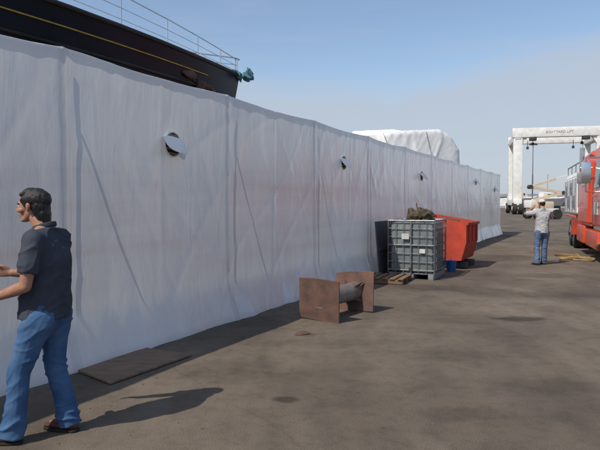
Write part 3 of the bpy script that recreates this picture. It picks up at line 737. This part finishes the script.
# ------------------------------------------------------------------ boat hoist
bh=empty('boat_hoist',(31.6,85,0),R(-15))
b=B(); Wd,Ht,Ln=11.0,12.4,9.5
for x in (0,Wd):
    for y in (0,Ln):
        b.box((x,y,6.2),(1.25 if y==0 else 1.0,1.0,9.6),M['white'],bev=.08)
    b.box((x,Ln/2,11.2),(1.0,Ln+1,1.0),M['white'],bev=.08)
    b.box((x,Ln/2,1.75),(1.1,Ln+2.4,.9),M['white'],bev=.08)
    b.box((x+.9,Ln/2,3.0),(.7,2.2,1.5),M['cream'],bev=.05)
b.box((Wd/2,0,11.75),(Wd+1.6,1.1,1.35),M['white'],bev=.08)
b.box((Wd/2,Ln,11.6),(Wd+1.2,.9,1.1),M['white'],bev=.08)
for x in (2.0,Wd-2.0): b.box((x,-.3,10.85),(.9,1.2,.5),M['dark'],bev=.05)
for x in (.8,Wd-.8): b.hull([(x-.5,-.3,11.1),(x+.5,-.3,11.1),(x+(.5 if x>5 else -.5),-.3,9.6),(x-.5,.3,11.1),(x+.5,.3,11.1),(x+(.5 if x>5 else -.5),.3,9.6)],M['white'])
b.done('frame',bh)
b=B()
for x in (0,Wd):
    for y in (-.7,Ln+.7):
        for o in (-.42,.42): b.cyl((x+o-.3,y,.85),(x+o+.3,y,.85),.85,M['black'],seg=24,bev=.08)
        b.cyl((x-.8,y,.85),(x+.8,y,.85),.35,M['cream'],seg=16)
b.done('wheels',bh)
b=B()
for x in (2.2,Wd-2.2):
    for y in (1.5,Ln-1.5): 
        b.cyl((x,y,11.4),(x,y,10.4),.05,M['dark'],seg=6); b.box((x,y,10.3),(.35,.35,.4),M['dark'],bev=.05)
b.done('slings',bh)
tx=bpy.data.curves.new('lettering','FONT'); tx.body='BOATYARD LIFT'; tx.size=.5; tx.extrude=.01; tx.align_x='CENTER'; tx.materials.append(M['letter'])
o=bpy.data.objects.new('lettering',tx); o.location=(Wd/2,-.57,11.6); o.rotation_euler=(R(90),0,0); link(o,bh)
bl=empty('boom_lift',(24.9,60,0),R(5))
b=B()
b.box((0,0,.85),(2.6,1.9,.5),M['white'],bev=.08); b.box((-.3,0,1.45),(2.3,1.7,.7),M['cream'],bev=.15); b.box((-1.3,0,1.55),(.6,1.6,.8),M['white'],bev=.1)
for x in (-1,1):
    for y in (-1.1,1.1): b.cyl((x,y-.2,.5),(x,y+.2,.5),.5,M['black'],seg=24,bev=.04)
def beam(p,q,w,m=None): 
    p=Vector(p);q=Vector(q); d=q-p; t=bmesh.new(); bmesh.ops.create_cube(t,size=1)
    for v in t.verts: v.co=Vector((v.co.x*w,v.co.y*w,v.co.z*d.length))
    t.transform(Matrix.Translation((p+q)/2)@d.to_track_quat('Z','Y').to_matrix().to_4x4()); b.add(t,m or M['cream'])
beam((-1.1,0,1.9),(2.2,0,2.7),.28); beam((2.2,0,2.7),(-1.3,0,3.3),.26); beam((-1.3,.1,3.3),(1.4,.1,4.1),.26); beam((1.4,.1,4.1),(3.3,.1,4.7),.18,M['white']); beam((3.3,.1,4.7),(3.5,.1,3.8),.12)
b.cyl((-1.3,-.2,3.3),(-1.3,.3,3.3),.22,M['dark']); b.cyl((2.2,-.2,2.7),(2.2,.2,2.7),.2,M['dark'])
b.box((3.9,.2,3.3),(.9,1.6,.08),M['dark']); b.tube([(3.5,-.6,3.3),(3.5,-.6,4.3),(4.35,-.6,4.3),(4.35,1,4.3),(3.5,1,4.3),(3.5,1,3.3)],.035,M['cream'],6); b.tube([(4.35,-.6,4.3),(4.35,-.6,3.3)],.035,M['cream'],6)
b.cyl((-.3,0,2.0),(.9,0,2.35),.07,M['chrome'])
b.done('machine',bl)
for x,y,hh in ((36.6,92,11.0),):
    e=empty('light_mast',(x,y,0)); b=B(); b.cyl((0,0,0),(0,0,hh),.12,M['galv'],r2=.06,seg=12); b.box((0,0,hh),(1.0,.3,.12),M['galv'],bev=.03); b.box((-.4,-.1,hh-.2),(.4,.4,.15),M['dark']); b.box((.4,-.1,hh-.2),(.4,.4,.15),M['dark']); b.cyl((0,0,0),(0,0,.5),.35,M['far']); b.done('mast',e)
def shed(x,y,w,d,h,m,nw):
    e=empty('warehouse',(x,y,0),R(-6)); b=B(); b.box((0,0,h/2),(w,d,h),m); b.hull([(-w/2-.3,-d/2-.3,h),(w/2+.3,-d/2-.3,h),(-w/2-.3,d/2+.3,h),(w/2+.3,d/2+.3,h),(-w/2,0,h+1.0),(w/2,0,h+1.0)],M['farroof'])
    b.done('shell',e); b=B()
    for i in range(nw): b.box((-w/2+(i+.5)*w/nw,-d/2-.04,h*.45),(w/nw*.5,.1,h*.5),M['glass'] if i%3 else M['white'])
    b.done('doors_and_windows',e)
shed(78,190,26,14,3.6,M['far'],8); shed(108,205,22,12,4.6,M['white'],6); shed(75,225,30,12,3.2,M['white'],5)
def boat(x,y,L,rz):
    e=empty('motor_boat',(x,y,0),rz); b=B()
    b.hull([(-L/2,-1.5,2.6),(-L/2,1.5,2.6),(L*.2,-1.5,2.7),(L*.2,1.5,2.7),(L/2,0,3.1),(-L/2,-1.1,1.0),(-L/2,1.1,1.0),(L*.3,0,.9)],M['white'],bev=.05)
    b.hull([(-L*.3,-1.1,2.6),(-L*.3,1.1,2.6),(L*.15,-1,2.6),(L*.15,1,2.6),(-L*.28,-1,4.0),(-L*.28,1,4.0),(L*.02,-.9,4.0),(L*.02,.9,4.0)],M['white'],bev=.08)
    b.box((-L*.1,0,3.4),(L*.22,2.02,.45),M['glass'],bev=.05); b.box((0,0,.5),(L*.5,1.0,1.0),M['dark']); b.cyl((-L*.1,0,4),(-L*.1,0,8),.05,M['galv'],seg=6)
    b.done('hull_and_cabin',e)
boat(45.5,120,9,.3); boat(55,128,8,.1); boat(62,118,10,-.2)
e=empty('perimeter_fence'); b=B()
for i in range(60):
    x=20+i*3.2; b.cyl((x,160+.05*x,0),(x,160+.05*x,2.2),.06,M['galv'],seg=6)
for z in (.2,1.1,2.15): b.cyl((20,161,z),(210,170.5,z),.05,M['galv'],seg=6)
for i in range(240): b.cyl((20+i*.79,161+i*.0396,.2),(20+i*.79,161+i*.0396,2.1),.025,M['galv'],seg=4)
b.done('rails',e)
# ------------------------------------------------------------------ light
sd=Vector((.474,.453,-.755)).normalized()
su=bpy.data.lights.new('sun','SUN'); su.energy=4.2; su.angle=R(.5); su.color=(1,.93,.82)
so=bpy.data.objects.new('sun',su); so.rotation_euler=sd.to_track_quat('-Z','Y').to_euler(); link(so)
w=bpy.data.worlds.new('World'); scene.world=w; w.use_nodes=True; n=w.node_tree.nodes; l=w.node_tree.links
bg_=n['Background']; out=n['World Output']
sky=n.new('ShaderNodeTexSky'); sky.sky_type='NISHITA'; sky.sun_disc=False; sky.sun_elevation=math.asin(.755/ math.sqrt(.474**2+.453**2+.755**2)); sky.sun_rotation=math.atan2(-.474,-.453)%(2*math.pi)
sky.air_density=1.0; sky.dust_density=1.0; sky.ozone_density=1.5
l.new(sky.outputs[0],bg_.inputs['Color']); bg_.inputs['Strength'].default_value=.15
b2=n.new('ShaderNodeBackground'); b2.inputs['Color'].default_value=(.49,.55,.64,1); b2.inputs['Strength'].default_value=1.0
tc=n.new('ShaderNodeTexCoord'); sp=n.new('ShaderNodeSeparateXYZ'); l.new(tc.outputs['Generated'],sp.inputs[0])
mp=n.new('ShaderNodeMapping'); mp.inputs['Scale'].default_value=(1,1,4.5); l.new(tc.outputs['Generated'],mp.inputs['Vector'])
no=n.new('ShaderNodeTexNoise'); no.inputs['Scale'].default_value=3.0; no.inputs['Detail'].default_value=7; no.inputs['Distortion'].default_value=.3; l.new(mp.outputs[0],no.inputs['Vector'])
ma=n.new('ShaderNodeMath'); ma.operation='MULTIPLY_ADD'; l.new(no.outputs['Fac'],ma.inputs[0]); ma.inputs[1].default_value=-.14; l.new(sp.outputs['Z'],ma.inputs[2])
mb=n.new('ShaderNodeMath'); mb.operation='MULTIPLY_ADD'; l.new(sp.outputs['X'],mb.inputs[0]); mb.inputs[1].default_value=-.06; l.new(ma.outputs[0],mb.inputs[2])
mr=n.new('ShaderNodeMapRange'); mr.interpolation_type='SMOOTHSTEP'; l.new(mb.outputs[0],mr.inputs['Value'])
mr.inputs['From Min'].default_value=.155; mr.inputs['From Max'].default_value=.095; mr.inputs['To Min'].default_value=.08; mr.inputs['To Max'].default_value=.85
mp2=n.new('ShaderNodeMapping'); mp2.inputs['Scale'].default_value=(1,1.4,7); l.new(tc.outputs['Generated'],mp2.inputs['Vector'])
n3=n.new('ShaderNodeTexNoise'); n3.inputs['Scale'].default_value=3; n3.inputs['Detail'].default_value=8; l.new(mp2.outputs[0],n3.inputs['Vector'])
mr2=n.new('ShaderNodeMapRange'); l.new(n3.outputs['Fac'],mr2.inputs['Value']); mr2.inputs['From Min'].default_value=.45; mr2.inputs['From Max'].default_value=.75; mr2.inputs['To Max'].default_value=.35
mxx=n.new('ShaderNodeMath'); mxx.operation='MAXIMUM'; l.new(mr.outputs[0],mxx.inputs[0]); l.new(mr2.outputs[0],mxx.inputs[1])
mix=n.new('ShaderNodeMixShader'); l.new(mxx.outputs[0],mix.inputs[0]); l.new(bg_.outputs[0],mix.inputs[1]); l.new(b2.outputs[0],mix.inputs[2]); l.new(mix.outputs[0],out.inputs['Surface'])
# ------------------------------------------------------------------ camera
cd=bpy.data.cameras.new('camera'); cd.lens=35; cd.sensor_width=36; cd.clip_end=8000; cd.clip_start=.05
co=bpy.data.objects.new('camera',cd); co.location=(0,0,1.65); co.rotation_euler=(R(90-2.16),0,0); link(co); scene.camera=co
scene.view_settings.view_transform='Standard'; scene.view_settings.look='None'; scene.view_settings.exposure=0
